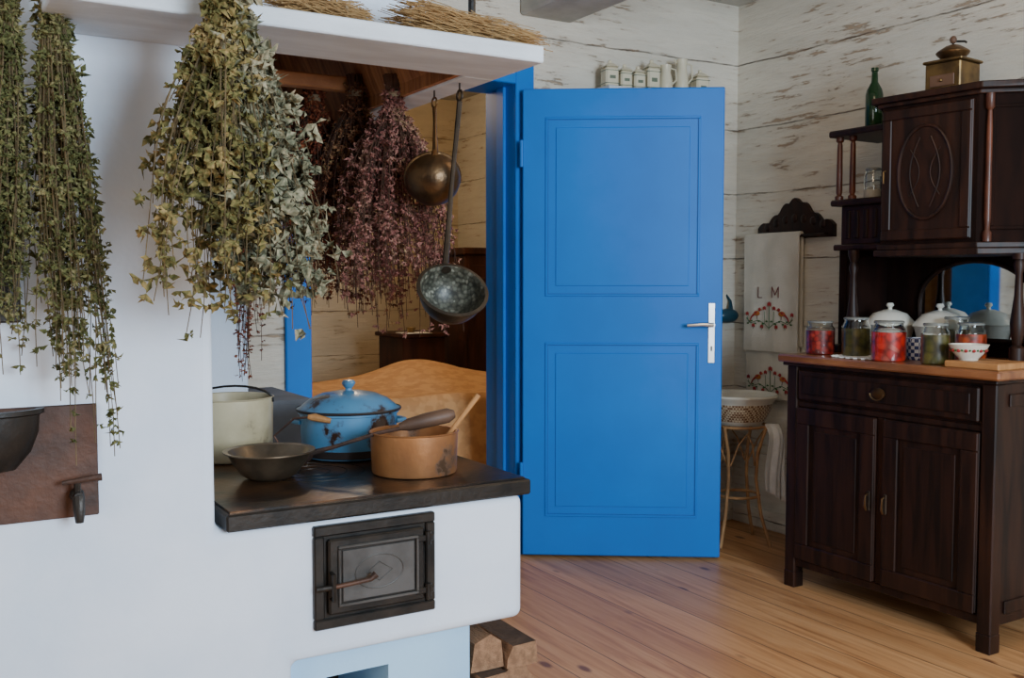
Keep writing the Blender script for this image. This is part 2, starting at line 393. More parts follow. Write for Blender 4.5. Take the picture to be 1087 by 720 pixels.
b.tube([(.715, Y0-.03, .543), (.755, Y0-.036, .547), (.795, Y0-.04, .551), (.807, Y0-.04, .560)], [.005,.0045,.005,.008], IRONR, 10)
b.tube([(.717, Y0-.018, .570), (.717, Y0-.034, .570), (.717, Y0-.034, .515), (.717, Y0-.018, .515)], .0045, IRON, 8)
b.tube([(.685, Y0-.02, .540), (.720, Y0-.03, .543)], .006, IRON, 8)
b.build('oven_handle', odd)
for z in (.500, .615):
    b = L(MB()); b.tube([(.938, Y0-.02, z-.014), (.938, Y0-.02, z+.014)], .007, IRON, 10); b.box(.908, .953, Y0-.022, Y0-.016, z-.007, z+.007, IRON, .002)
    b.build('hinge', odd)
wt = thing('water_tank', 'rusty iron panel with cast water pan and iron tap', 'water tank', (.1, Y0, .745))
b = MB(); b.box(-.30, .175, -.008, .0, 0, .205, PANELR, .002); b.build('panel', wt)
b = MB(); pr = [(0,-.0),(.06,0),(.085,.03),(.098,.065),(.100,.095),(.108,.098),(.108,.106),(.095,.106),(.092,.07),(.05,.02),(0,.018)]
b.lathe(pr, IRON, (-.02, -.012, .098), 36, 1, .5); b.build('pan', wt, label='black cast-iron pan')
b = MB(); b.tube([(.135,-.008,.045),(.135,-.055,.045)], .008, IRON, 10); b.tube([(.135,-.05,.045),(.135,-.058,.02),(.135,-.058,-.0)], [.011,.010,.007], IRON, 10)
b.tube([(.135,-.04,.045),(.135,-.04,.070)], .006, IRON, 8); b.tube([(.11,-.04,.070),(.15,-.045,.074),(.175,-.045,.076)], [.004,.006,.007], IRONR, 8)
b.ell((.135,-.03,.045), .013,.013,.013, IRON, 12)
b.build('tap', wt, label='dark iron tap')
fd = thing('flue_door', 'small blackened iron flue door set in plaster', 'flue door', (.0, Y0, 1.1))
b = MB(); b.box(-.12, .155, -.012, 0, 0, .27, IRON, .003); rect_frame(b, -.10, .135, .02, .25, .012, -.018, -.012, IRON); b.build('door_plate', fd)

# hood
hd = thing('chimney_hood', 'white painted wooden chimney hood with smoked brown interior', 'chimney hood', (.6, 2.4, 1.617))
HX0, HX1, HY0, HY1, HZ = .188, 1.098, 1.70, 3.05, 1.612
IX0, IX1, IY0, IY1 = .49, 1.022, 1.90, 2.97
def LH(b): b.T = Matrix.Translation((-.6, -2.4, -1.617)); return b
b = LH(MB())
b.box(HX0, .493, HY0, Y0-.001, HZ, HZ+.034, HOODW, .003)
b.box(.493, HX1, HY0, IY0, HZ, HZ+.034, HOODW, .003)
b.box(IX1, HX1, IY0, HY1, HZ, HZ+.034, HOODW, .003); b.box(.495, IX1, IY1, HY1, HZ, HZ+.034, HOODW, .003)
b.build('rim_board', hd, bevel=.002)
def funnel(inset, mat, nm):
    b = LH(MB()); i = inset
    lo = [(.495, IY0+i), (IX1-i, IY0+i), (IX1-i, IY1-i), (.495, IY1-i)]
    hi = [(.495, 2.30+i), (.66-i, 2.30+i), (.66-i, 2.62-i), (.495, 2.62-i)]
    vs = [(x,y,HZ+.034) for x,y in lo]+[(x,y,2.495) for x,y in hi]
    b.add(vs, [(0,1,5,4),(1,2,6,5),(2,3,7,6)]+([(3,0,4,7)] if inset else []), mat); b.build(nm, hd)
funnel(0, PLASTER, 'outer_cone'); funnel(.012, HOODB, 'inner_boards')
b = LH(MB()); b.box(.50, IX1, 2.42, 2.46, HZ+.05, HZ+.085, HOODB, .004); b.box(IX1-.012, IX1, IY0, IY1, HZ+.005, HZ+.10, HOODB); b.box(.5, IX1, IY1-.012, IY1, HZ+.005, HZ+.16, HOODB)
b.build('crossbar', hd)

# ---------------------------------------------------------------- dried herbs
def leafmat(name, stops, scale=14):
    m, nt, b = base(name)
    g = nd(nt, 'ShaderNodeNewGeometry')
    n = noise(nt, g.outputs['Position'], scale, 3)
    n2 = noise(nt, g.outputs['Position'], 130, 1)
    v = math_(nt, 'ADD', math_(nt, 'MULTIPLY', n, .55), math_(nt, 'MULTIPLY', n2, .45))
    lk(nt, ramp(nt, v, stops), b.inputs['Base Color']); b.inputs['Roughness'].default_value = .95
    b.inputs['Specular IOR Level'].default_value = .1
    return m
LF_G = leafmat('dried_olive_leaves', [(.36,(.040,.042,.016)),(.46,(.095,.10,.036)),(.54,(.155,.145,.058)),(.64,(.28,.23,.11))])
LF_S = leafmat('dried_sage_leaves', [(.36,(.06,.055,.033)),(.46,(.15,.15,.093)),(.55,(.28,.25,.16)),(.66,(.44,.36,.23))])
LF_M = leafmat('dried_mint_leaves', [(.36,(.055,.050,.018)),(.46,(.125,.115,.040)),(.55,(.22,.17,.065)),(.66,(.38,.255,.11))])
LF_R = leafmat('dried_rust_flowers', [(.34,(.035,.011,.007)),(.46,(.14,.034,.018)),(.58,(.24,.065,.03)),(.70,(.28,.14,.05))])
LF_P = leafmat('dried_reddish_purple_flowers', [(.34,(.07,.028,.022)),(.45,(.20,.075,.062)),(.55,(.34,.16,.125)),(.66,(.36,.25,.13))])
LF_B = leafmat('dried_beige_brown_flowers', [(.34,(.05,.02,.012)),(.45,(.17,.065,.033)),(.55,(.26,.135,.065)),(.66,(.22,.17,.07))])
STEM = M('dried_stems', (.20,.145,.07), (.11,.08,.04), rough=.9, scale=30)
STEMD = M('dark_dried_stems', (.11,.05,.028), (.055,.027,.016), rough=.9, scale=30)
STRAW = M('straw', (.50,.32,.14), (.32,.19,.08), rough=.85, scale=40)
def bunch(label, top, length, spread, nst, ncl, leaf, lm, tie=.12, depth=.7, start=.3, lean=(0,0), twine_to=None, smat=STEM, k_=2.4, up=.04, per=5, curl=1.0, thin=(.15,.30)):
    rr = random.Random(len(label)*31+int(top[0]*1000))
    e = thing('dried_herb_bunch', label, 'dried herbs', top, group='herb bunches hanging from the chimney hood')
    sb = MB(); lv, lf = [], []
    K = 12
    for i in range(nst):
        a = rr.random()*2*math.pi; f = math.sqrt(rr.random())*(1 if rr.random() < .82 else rr.uniform(1.0,1.3))
        ln = length*(1-.25*f*rr.random())*(rr.uniform(.60, 1.0) if rr.random() < .75 else rr.uniform(.35,.65))
        pts = []; ph, w1 = rr.random()*6, rr.uniform(.004, .020)*curl; fl = rr.uniform(.7,1.25)
        dens = rr.choice((.5,.9,1,1.2,1.4))
        for k in range(K+1):
            t = k/K; z = up-(ln+up)*t
            dt = min(1, max(0, (-z/length-tie)/(1-tie)))
            s = math.tanh(k_*fl*dt)
            r = .011*min(f,1)+spread*f*s
            if z > -tie*length: r += .012*f*(z+tie*length)/(up+tie*length)
            pts.append(Vector((r*math.cos(a)+w1*math.sin(ph+6*t)*dt+lean[0]*dt*length, depth*r*math.sin(a)+w1*math.cos(ph+5*t)*dt+lean[1]*dt*length, z)))
        sb.tube(pts, [.0014]*8+[.0009]*(K-7), smat, 3)
        for j in range(int(ncl*dens)):
            t = start+(1-start)*(rr.random()**1.0)
            q = t*K; k = min(K-1, int(q)); p0 = pts[k].lerp(pts[k+1], q-k)
            off = Vector((rr.gauss(0,1), rr.gauss(0,1), rr.gauss(0,1)))*leaf*.40
            p0 = p0+off
            for c_ in range(per):
                dirv = Vector((rr.gauss(0,1), rr.gauss(0,1), rr.gauss(-.9,.8))).normalized()
                sd = dirv.cross(Vector((rr.gauss(0,1), rr.gauss(0,1), rr.gauss(0,1)))).normalized()
                up_ = dirv.cross(sd)
                s = leaf*rr.uniform(.35, 1.25); p = p0
                o = len(lv); wd_ = rr.uniform(*thin); cu = rr.uniform(-.8,.8)
                m1 = p+dirv*s*.45-up_*s*.06; tip = p+dirv*s*.75+up_*s*cu
                lv += [tuple(p), tuple(p+dirv*s*.45+sd*s*wd_+up_*s*.16), tuple(tip), tuple(p+dirv*s*.45-sd*s*wd_+up_*s*.16), tuple(m1)]
                lf += [(o,o+1,o+4),(o+1,o+2,o+4),(o+2,o+3,o+4),(o+3,o,o+4)]
    sb.build('stems', e)
    me = bpy.data.meshes.new('leaves'); me.from_pydata(lv, [], lf); me.materials.append(lm); me.update()
    ob = bpy.data.objects.new('leaves', me); COL.objects.link(ob); ob.parent = e
    tb = MB(); zt = -tie*length*.5
    for k in range(4): tb.tube([(.016*math.cos(x*.524), .016*depth*math.sin(x*.524)*1.3, zt+k*.004) for x in range(12)], .0025, TWINE, 6, True)
    if twine_to:
        q = Vector(twine_to)-Vector(top); tb.tube([(0,-.012,zt), (0,0,min(up, q.z)), tuple(q)], .0018, TWINE, 6)
    tb.build('twine', e)
    return e
bunch('bunch of dried olive-green oregano stems against the plaster pier', (.138, 1.84, 1.68), .70, .040, 75, 25, .015, LF_G, tie=.04, twine_to=(.138,1.937,1.74), lean=(-.05,0), depth=.9, start=.06, per=5)
bunch('long bunch of dried green herbs with trailing tips', (.205, 1.83, 1.69), .84, .050, 90, 26, .015, LF_G, tie=.04, twine_to=(.185,1.937,1.76), lean=(.045,0), depth=.9, start=.06, per=5)
bunch('large bunch of dried mint with tan-green crumpled leaves', (.440, 1.640, 1.665), .60, .112, 130, 15, .022, LF_M, tie=.09, twine_to=(.44,1.703,1.640), depth=.75, start=.16, lean=(-.05,0), per=5, k_=2.7, curl=1.4, thin=(.18,.34))
bunch('large bunch of dried grey-green sage leaves', (.465, 1.640, 1.665), .62, .090, 95, 13, .029, LF_S, tie=.12, twine_to=(.465,1.703,1.640), depth=.75, start=.24, lean=(.14,0), per=5, k_=2.2, curl=1.4, thin=(.18,.34))
bunch('rust-brown bunch of dried flowers under the hood', (.90, 2.50, 1.66), .60, .140, 150, 20, .014, LF_R, tie=.06, twine_to=(.90,2.46,1.67), depth=.9, start=.08, smat=STEMD, k_=4)
bunch('dark rust dried bunch hanging inside the hood', (.955, 2.74, 1.66), .58, .14, 120, 18, .014, LF_R, tie=.06, twine_to=(.955,2.74,1.70), depth=.9, start=.08, smat=STEMD, k_=4)
bunch('brown and beige bunch of dried flower heads', (.975, 2.40, 1.66), .60, .125, 120, 19, .014, LF_B, tie=.05, twine_to=(.975,2.44,1.67), depth=.9, start=.08, smat=STEMD, k_=3.6)
bunch('reddish purple bunch of dried flowering thyme', (1.0, 2.22, 1.63), .62, .135, 180, 20, .014, LF_P, tie=.05, twine_to=(1.03,2.22,1.615), depth=.9, start=.10, k_=3.0, lean=(.05,0), smat=STEMD)
bunch('thin brown bunch of dried stalks above the pots', (.715, 2.49, 1.45), .54, .026, 60, 16, .010, LF_R, tie=.05, twine_to=(.715,2.46,1.67), smat=STEMD, start=.2)
def straw_bundle(label, x0, x1, y, z, r, yaw):
    e = thing('straw_bundle', label, 'straw', ((x0+x1)/2, y, z), (0, 0, yaw), group='straw bundles on the hood')
    b = MB(); L_ = (x1-x0)/2; rr = random.Random(int(x0*100))
    for i in range(620):
        a = rr.random()*6.283; f = math.sqrt(rr.random()); ph = rr.random()*6; t0 = rr.uniform(-1,-.6) if rr.random() < .6 else rr.uniform(-.9,.5)
        t1 = min(1.1, t0+rr.uniform(.5,1.8)); pts = []; kick = rr.gauss(0,.012); bend = rr.gauss(0,.010)
        for k in range(5):
            t = t0+(t1-t0)*k/4; rad = r*f*(1.35-.75*(t+1)/2)
            pts.append((L_*t, rad*math.cos(a)*1.5+bend*math.sin(3*t+ph)+kick*(k/4), max(.001, r*.7+rad*.9*math.sin(a)+kick*(k/4)**2+.004*math.sin(7*t+ph))))
        b.tube(pts, rr.uniform(.0006,.0011), STRAW, 3)
    b.build('stalks', e)
    b = MB(); b.tube([( .05, r*.8*math.cos(x*.524), r*.75+r*.62*math.sin(x*.524)) for x in range(12)], .003, TWINE, 6, True); b.build('twine', e)
straw_bundle('loose golden straw bundle lying on the hood rim', .80, 1.13, 1.80, HZ+.035, .042, .03)
straw_bundle('small straw bundle on the hood rim', .56, .75, 1.80, HZ+.035, .036, 0)
rod = thing('iron_rod', 'thin dark iron rod standing on the hood rim', 'rod', (1.03, 1.88, HZ+.034))
MB().tube([(0,0,0),(0,0,.5)], .008, IRON, 10).build('rod', rod)

# ---------------------------------------------------------------- ladles
def ladle(label, pos, r, ax, htop, mout, min_, depthf=.75, hr=.004, rim=.0):
    e = thing('ladle', label, 'ladle', pos, group='ladles hanging from the hood')
    n = 12; T = Vector((0,0,1)).rotation_difference(Vector(ax).normalized()).to_matrix().to_4x4()
    b = MB(); b.T = T
    b.lathe([(r*math.sin(math.pi/2*i/n) if i else 0, -r*depthf*math.cos(math.pi/2*i/n)) for i in range(n+1)]+[(r*1.05+rim, .003), (r*1.05+rim, .007), (r*1.0, .008)], mout, seg=40)
    b.lathe([(r*1.0, .008)]+[((r-.004)*math.sin(math.pi/2*i/n) if i else 0, -(r-.004)*depthf*math.cos(math.pi/2*i/n)) for i in range(n, -1, -1)], min_, seg=40)
    b.build('bowl', e)
    b = MB(); A = Vector(ax).normalized(); u = (Vector((0,0,1))-A*A.z).normalized(); s = u*r
    tp = Vector(htop)-Vector(pos)
    b.tube([s*.9, s*1.15, s*1.15+(tp-s*1.15)*.5, tp-Vector((0,0,.03))], [hr*2.2, hr*1.6, hr, hr*1.2], mout, 8)
    b.tube([tuple(tp-Vector((0,0,.03))+Vector((.0, .012*math.sin(x*.524), .012-.012*math.cos(x*.524)))) for x in range(12)], hr*.6, mout, 6, True)
    b.build('handle', e)
    hk = MB(); hk.tube([tp+Vector((0,0,.012)), tp+Vector((0,0,-.004)), tp+Vector((0,.006,-.010))], .002, IRON, 6); hk.build('hook', e)
ladle('tarnished round brass ladle with rounded bottom outward', (1.030, 2.07, 1.41), .064, (.25,.75,.55), (1.035, 2.07, 1.602), BRONZE, BRONZE, .95)
ladle('open long-handled dark pan ladle with mottled grey-green interior', (1.025, 1.965, 1.15), .074, (-.15,-.70,.70), (1.045, 1.965, 1.602), BRONZED, LADIN, 1.0, .005, .004)

# ---------------------------------------------------------------- pots on the cooktop
def pot_profile(r, h, t=.004, flare=0, round_=.01):
    return [(0,0),(r-round_,0),(r-round_*.3,round_*.3),(r,round_),(r+flare,h),(r+flare+.003,h+.002),(r+flare,h+.004),(r+flare-t,h+.002),(r-t,round_+t),(r-round_,t),(0,t)]
e = thing('casserole', 'chipped light blue enamel lidded casserole with dark rims', 'pot', (.955, 2.415, PZ))
b = MB(); b.lathe([(0,0),(.105,0),(.118,.006),(.122,.02),(.125,.113),(.130,.115),(.130,.120),(.121,.120),(.116,.02),(0,.006)], BLUEN, seg=56); b.lathe([(.1230,.028),(.1212,.010),(.112,.002)], ENDARK, seg=56)
b.build('body', e)
lid = MB(); lid.lathe([(.127,.121),(.134,.122),(.134,.126),(.126,.129),(.118,.136),(.100,.150),(.07,.163),(.03,.170),(0,.172),(0,.168),(.03,.166),(.10,.146),(.12,.125)], BLUEN, seg=56); lid.lathe([(.1345,.1205),(.1368,.124),(.1345,.1275)], ENDARK, seg=56)
lo = lid.build('lid', e)
k = MB(); k.lathe([(.010,.168),(.008,.176),(.014,.182),(.018,.190),(.014,.197),(0,.200)], BLUEN, seg=20); k.build('knob', lo)
for s in (-1, 1):
    b = MB(); ang = math.radians(-31+8); dx, dy = math.cos(ang), math.sin(ang)
    pts = []
    for i in range(9):
        t = (i-4)/4; out = .122+.022*math.cos(t*math.pi/2); sd = .034*t
        pts.append((s*dx*out-dy*sd, s*dy*out+dx*sd, .093))
    b.tube(pts, .006, BLUEN, 8); b.build('handle', e)
e = thing('saucepan', 'worn copper saucepan standing on the iron cooktop', 'pot', (1.005, 2.125, PZ))
b = MB(); b.lathe(pot_profile(.101, .096, .005, .003, .006), COPPER, seg=56); b.build('body', e)
b = MB(); b.tube([(.06,.085,.085),(.09,.125,.09),(.12,.17,.095)], [.006,.005,.007], IRON, 8); b.build('handle', e)
e = thing('wooden_spoon', 'orange-brown wooden spoon leaning inside the copper saucepan', 'spoon', (1.0, 2.10, PZ+.0065))
b = MB(); b.ell((0,0,.012), .020,.012,.012, WOODL, 14)
b.tube([(0,0,.012),(.062,-.037,.083),(.126,-.073,.180)], [.006,.0055,.0068], WOODL, 10); b.build('spoon_body', e)
e = thing('stockpot', 'cream enamel stockpot with wire bail handle', 'pot', (.680, 2.53, PZ))
b = MB(); b.lathe(pot_profile(.103, .156, .004, .003, .012), CREAM, seg=56); b.build('body', e)
b = MB()
pts = []
for i in range(13):
    a = math.pi*i/12; u = -.108*math.cos(a); hh_ = .055*math.sin(a)
    pts.append((u*.86+hh_*.15, -u*.5-hh_*.25, .146+hh_*.75))
b.tube(pts, .003, IRON, 8); b.build('handle', e, label='dark wire bail handle')
e = thing('skillet', 'worn brassy-grey metal bowl pan with iron handle and wooden grip', 'pan', (.685, 2.225, PZ))
b = MB(); b.lathe([(0,0),(.045,0),(.062,.010),(.082,.036),(.094,.058),(.104,.063),(.104,.066),(.093,.064),(.078,.040),(.058,.014),(.04,.005),(0,.005)], GREYPAN, seg=48); b.build('body', e)
b = MB(); b.tube([(.085,-.035,.055),(.13,-.066,.070),(.225,-.102,.100),(.305,-.125,.114)], [.007,.0045,.0045,.005], IRONR, 8); h_ = b.build('handle', e)
b = MB(); b.tube([(.275,-.114,.112),(.295,-.122,.117),(.335,-.134,.126),(.385,-.150,.136),(.400,-.155,.139)], [.008,.015,.018,.018,.009], WOODM, 12); b.build('grip', h_, label='thick dark turned wooden grip')
e = thing('kitchen_ladle', 'small iron ladle with turned wooden handle beside the casserole', 'ladle', (.80, 2.36, PZ))
b = MB(); b.lathe([(0,0),(.02,.002),(.034,.014),(.038,.026),(.034,.024),(.02,.006),(0,.004)], IRONR, seg=24)
b.tube([(-.025,.02,.02),(-.05,.035,.07),(-.01,.0,.115),(.03,-.02,.118)], .003, IRONR, 6); b.build('bowl', e)
b = MB(); b.tube([(.02,-.015,.118),(.035,-.022,.117),(.07,-.04,.108)], [.006,.010,.007], WOODL, 10); b.build('handle', e)
e = thing('linen_chest', 'narrow wooden stand draped with grey-blue blanket', 'stand', (.945, 3.02, 0))
b = MB(); b.box(-.09, .055, -.20, .18, 0, .80, WOODM, .006); b.box(-.07, .03, -.203, -.20, .1, .7, WOODM, 0); b.build('body', e)
b = MB(); b.box(-.10, .065, -.215, .195, .80, .825, GREYC, .012); b.box(-.10, .065, -.217, -.205, .52, .82, GREYC, .005); b.box(.058, .072, -.215, .195, .55, .82, GREYC, .005); b.build('blanket', e)

# firewood
rw = random.Random(3)
def log(x, y, z, w_, hh, ln, shp, yaw=0):
    e = thing('firewood_log', 'split firewood log stacked beside the stove plinth', 'firewood', (x, y, z), (0,0,yaw), group='firewood under the stove')
    if shp == 0: poly = [(-w_/2,0),(w_/2,.0),(w_*.42,hh*.75),(w_*.1,hh),(-w_*.38,hh*.8)]
    elif shp == 1: poly = [(-w_/2,0),(w_/2,.0),(w_*.5,hh*.5),(w_*.2,hh),(-w_*.2,hh),(-w_*.5,hh*.6)]
    else: poly = [(-w_/2,0),(w_/2,0),(w_*.46,hh),(-w_*.30,hh*.96),(-w_*.48,hh*.4)]
    b = MB(); n = len(poly)
    vs = [(a,-ln/2,c) for a,c in poly]+[(a,ln/2,c) for a,c in poly]
    b.add(vs, [tuple(range(n)), tuple(range(2*n-1,n-1,-1))], SPLIT)
    for i in range(n): b.add([vs[i],vs[(i+1)%n],vs[(i+1)%n+n],vs[i+n]], [(0,1,2,3)], BARK if i in (2,) else SPLIT)
    b.build('timber', e, bevel=.003)
for i, (x, z, w_, hh, s) in enumerate([(1.135,0,.09,.085,0),(1.225,0,.085,.085,2),(1.135,.087,.085,.08,1),(1.225,.087,.085,.08,0),(1.132,.169,.085,.08,2),(1.222,.169,.09,.075,1),(1.135,.251,.09,.085,0),(1.228,.246,.085,.055,2)]):
    log(x, 2.13+rw.uniform(-.02,.03), z, w_, hh, .30, s, rw.uniform(-.02,.02))

# ---------------------------------------------------------------- sideboard
SBX, SBY = 3.12, 2.265
sb = thing('sideboard', 'dark mahogany sideboard with drawer and two panelled doors', 'sideboard', (SBX, SBY, 0))
b = MB(); b.box(-.255, .29, -.425, .425, .085, .855, MAHOG, .003)
for y in (-.43, .43-.05):
    b.box(-.27, -.22, y, y+.05, .06, .855, MAHOG, .004); b.box(.25, .295, y, y+.05, .06, .855, MAHOG, .004)
b.box(-.262, -.25, -.40, .40, .085, .115, MAHOG, .003); b.box(-.262,-.25,-.40,.40,.70,.722, MAHOG,.003)
b.box(-.262,-.25,-.016,.016,.115,.70,MAHOG,.003)
b.box(-.20, .24, -.432, -.425, .12, .16, MAHOG, .002); b.box(-.20, .24, -.432, -.425, .78, .82, MAHOG, .002)
b.build('body', sb)
b = MB(); b.box(-.30, .30, -.455, .455, .868, .897, TOPW, .006); b.box(-.285, .295, -.44, .44, .855, .868, MAHOG, .003)
b.build('countertop', sb, label='reddish walnut top')
for y in (-.405, .405):
    for x in (-.245, .27):
        b = MB(); b.box(x-.026, x+.026, y-.026, y+.026, 0, .062, MAHOG, .003); b.build('foot', sb)
dr = MB(); dr.box(-.275, -.255, -.372, .372, .730, .842, MAHOG, .005); dr.box(-.280,-.275,-.345,.345,.752,.822, MAHOGP,.003)
dro = dr.build('drawer', sb)
b = MB(); T0 = Matrix.Translation((-.283, 0, .787)) @ Matrix.Rotation(-math.pi/2, 4, 'Y'); b.T = T0
b.lathe([(0,0),(.024,0),(.024,.002),(.010,.005),(0,.006)], BRONZE, seg=20, sx=.8, sy=1.2); b.T = Matrix.Identity(4)
b.tube([(-.292, .028*math.cos(a*.3927+math.pi), .787-.022*abs(math.sin(a*.3927))-.001) for a in range(9)], .0028, BRASS, 8)
b.build('handle', dro, label='brass drop handle')
for s in (-1, 1):
    ya, yb = (.018, .374) if s > 0 else (-.374, -.018)
    b = MB(); b.box(-.268, -.255, ya, yb, .118, .697, MAHOG, .003)
    w_ = .06
    for (p, q, z0, z1) in ((ya,yb,.118,.118+w_),(ya,yb,.697-w_,.697),(ya,ya+w_,.178,.637),(yb-w_,yb,.178,.637)): b.box(-.278,-.268,p,q,z0,z1,MAHOG,.003)
    b.box(-.272,-.268,ya+w_+.02,yb-w_-.02,.20,.615,MAHOGP,.002)
    dd = b.build('door', sb)
    yh = .035*s; b = MB(); b.box(-.282,-.278,yh-.007,yh+.007,.37,.44,BRONZED,.002)
    b.tube([(-.284,yh,.43),(-.296,yh,.425),(-.298,yh,.39),(-.290,yh,.372)], [.003,.003,.005,.003], BRONZE, 8); b.build('handle', dd, label='aged brass handle')

# hutch
HB = .897; DZ = -.03
hu = thing('hutch', 'carved dark mahogany hutch with arched mirror, columns and oval-panelled cupboard', 'hutch', (3.2, SBY, HB))
def LU(b): b.T = Matrix.Translation((-3.2, -SBY, -HB)); return b
b = LU(MB())
b.box(3.37, 3.40, 1.84, 2.69, HB, 1.60, MAHOGM)
b.box(3.37, 3.40, 1.84, 2.40, 1.60, 1.82, MAHOGM)
b.box(3.12, 3.37, 2.655, 2.69, HB, 1.30, MAHOGM, .004); b.box(3.14, 3.37, 1.84, 1.875, HB, 1.30, MAHOGM, .004)
b.box(3.07, 3.37, 2.64, 2.70, HB, HB+.03, MAHOG, .004); b.box(3.07, 3.37, 1.83, 1.885, HB, HB+.03, MAHOG, .004)
b.box(3.12, 3.37, 2.44, 2.685, 1.315, 1.47, MAHOG, .006)
b.box(3.10, 3.37, 2.43, 2.705, 1.295, 1.318, MAHOG, .005); b.box(3.09, 3.37, 2.42, 2.715, 1.468, 1.492, MAHOG, .006)
b.box(3.08, 3.37, 2.42, 2.72, 1.735, 1.76, MAHOG, .006)
b.box(3.10, 3.37, 2.40, 2.43, 1.49, 1.735, MAHOG)
for k in range(5):
    b.box(3.114, 3.121, 2.47+k*.042, 2.49+k*.042, 1.34, 1.45, MAHOGP, .003)
b.build('frame', hu)
for x, y, z0, z1 in ((3.115,2.69,1.492,1.735),(3.125,2.635,1.492,1.735)):
    b = LU(MB()); hh = z1-z0
    b.lathe([(.016,0),(.016,.014),(.009,.020),(.012,.03),(.0115,hh*.5),(.010,hh-.03),(.008,hh-.020),(.015,hh-.014),(.015,hh)], COPPERC, (x,y,z0), 20); b.build('column', hu, label='reddish turned column')
for y in (2.60, 1.905):
    b = LU(MB()); hh = 1.295+(0 if y > 2 else DZ)-HB-.03
    b.lathe([(.024,-.03),(.024,.03),(.013,.04),(.020,.07),(.024,.11),(.013,.20),(.011,.27),(.018,.30),(.012,.32),(.022,hh-.02),(.022,hh)], MAHOG, (3.10 if y>2 else 3.06,y,HB+.03), 20)
    b.build('column', hu, label='dark turned column')
fp = [(2.98,2.385),(3.02,2.035),(3.16,1.90),(3.37,1.86),(3.37,2.44),(3.10,2.44)]
def grow(poly, g):
    cy = 2.16
    return [(x-(g if x < 3.365 else 0), y+(g if y > cy else -g)) for x, y in poly]
b = LU(MB()); b.prism(fp, 1.335+DZ, 1.82+DZ, MAHOGM, 'z'); b.build('cupboard_body', hu)
for nm, zs in (('cornice', ((.012,1.82,1.835),(.028,1.835,1.857))), ('base_moulding', ((.016,1.293,1.315),(.008,1.315,1.335)))):
    b = LU(MB())
    for g_, z0, z1 in zs: b.prism(grow(fp,g_), z0+DZ, z1+DZ, MAHOG, 'z')
    b.build(nm, hu, bevel=.003)
def face_T(p, q, z):
    p = Vector((p[0],p[1],0)); q = Vector((q[0],q[1],0)); u = (q-p).normalized(); n = Vector((0,0,1)).cross(u)
    return Matrix(((u.x,n.x,0,p.x),(u.y,n.y,0,p.y),(0,0,1,z),(0,0,0,1)))
FT = Matrix.Translation((-3.2,-SBY,-HB)) @ face_T((2.98,2.385),(3.02,2.035),1.335+DZ)
b = MB(); b.T = FT; FW = .352
b.box(.012, FW-.012, -.014, 0, .012, .473, MAHOG, .003)
rect_frame(b, .014, FW-.014, .014, .471, .035, -.022, -.014, MAHOG, .003)
cx, cz = FW/2, .245
ring = [(cx+.098*math.cos(a*math.pi/24), -.018, cz+.16*math.sin(a*math.pi/24)) for a in range(48)]
b.tube(ring, .006, MAHOG, 8, True)
cdoor = b.build('cupboard_door', hu)
b = MB(); b.T = FT
n = 48; b.add([(cx, -.0165, cz)]+[(cx+.097*math.cos(a*math.pi/24), -.0165, cz+.158*math.sin(a*math.pi/24)) for a in range(n)], [(0,i+1,(i+1)%n+1) for i in range(n)], DGLASS)
for s in (-1,1):
    b.tube([(cx+s*(.02+.035*math.sin(t*math.pi/10)), -.018, cz-.12+.24*t/10) for t in range(11)], .0028, MAHOG, 6)
    b.tube([(cx+s*(.055-.035*math.sin(t*math.pi/10)), -.018, cz-.08+.16*t/10) for t in range(11)], .0022, MAHOG, 6)
b.build('oval_panel', cdoor, label='carved oval panel with curved tracery')
b = MB(); b.T = FT; b.tube([(.03,-.022,.26),(.03,-.034,.255),(.03,-.034,.215)], .003, BRASS, 8); b.build('handle', cdoor)
FT2 = Matrix.Translation((-3.2,-SBY,-HB)) @ face_T((3.02,2.035),(3.16,1.90),1.335+DZ)
b = MB(); b.T = FT2; b.box(.05, .175, -.006, 0, .05, .44, MAHOGM, .001); rect_frame(b, .04, .185, .04, .45, .012, -.010, 0, MAHOGM); b.build('side_panel', hu)
b = LU(MB()); b.lathe([(.014,0),(.014,.03),(.008,.04),(.011,.08),(.009,.38),(.007,.43),(.014,.44),(.014,.485)], COPPERC, (3.035,2.005,1.335+DZ), 18); b.build('column', hu)
my0, my1, mz0, mzs = 2.04, 2.50, HB+.06, 1.10
arch = [(my0,mz0),(my1,mz0)]+[(2.27+.23*math.cos(a*math.pi/20), mzs+.15*math.sin(a*math.pi/20)) for a in range(21)]
b = LU(MB()); b.prism(arch, 3.366, 3.369, MIRROR, 'x'); b.build('mirror', hu, label='arched mirror panel')
b = LU(MB()); b.tube([(3.366, y, z) for y, z in arch], .009, MAHOG, 8, True); b.build('mirror_frame', hu)

e = thing('bottle', 'dark green glass bottle on the hutch shelf', 'bottle', (3.205, 2.605, 1.76))
b = MB(); b.lathe([(0,0),(.030,0),(.033,.006),(.033,.135),(.029,.155),(.013,.185),(.011,.225),(.014,.227),(.014,.24),(.009,.24),(.009,.185),(.027,.15),(.030,.008),(0,.006)], GREENG, seg=28); b.build('body', e)
e = thing('coffee_grinder', 'antique brass and wood coffee grinder with domed hopper', 'coffee grinder', (3.13, 2.215, 1.857+DZ), (0,0,.1))
b = MB(); b.box(-.075,.075,-.075,.075,0,.012,WOODM,.003); b.box(-.065,.065,-.065,.065,.012,.105,BRASS,.004); b.box(-.072,.072,-.072,.072,.105,.115,BRASS,.003); b.build('body', e)
b = MB(); b.box(-.070,-.065,-.045,.045,.022,.062,WOODM,.002); b.ell((-.074,0,.042),.006,.006,.006,BRASS,10); b.build('drawer', e)
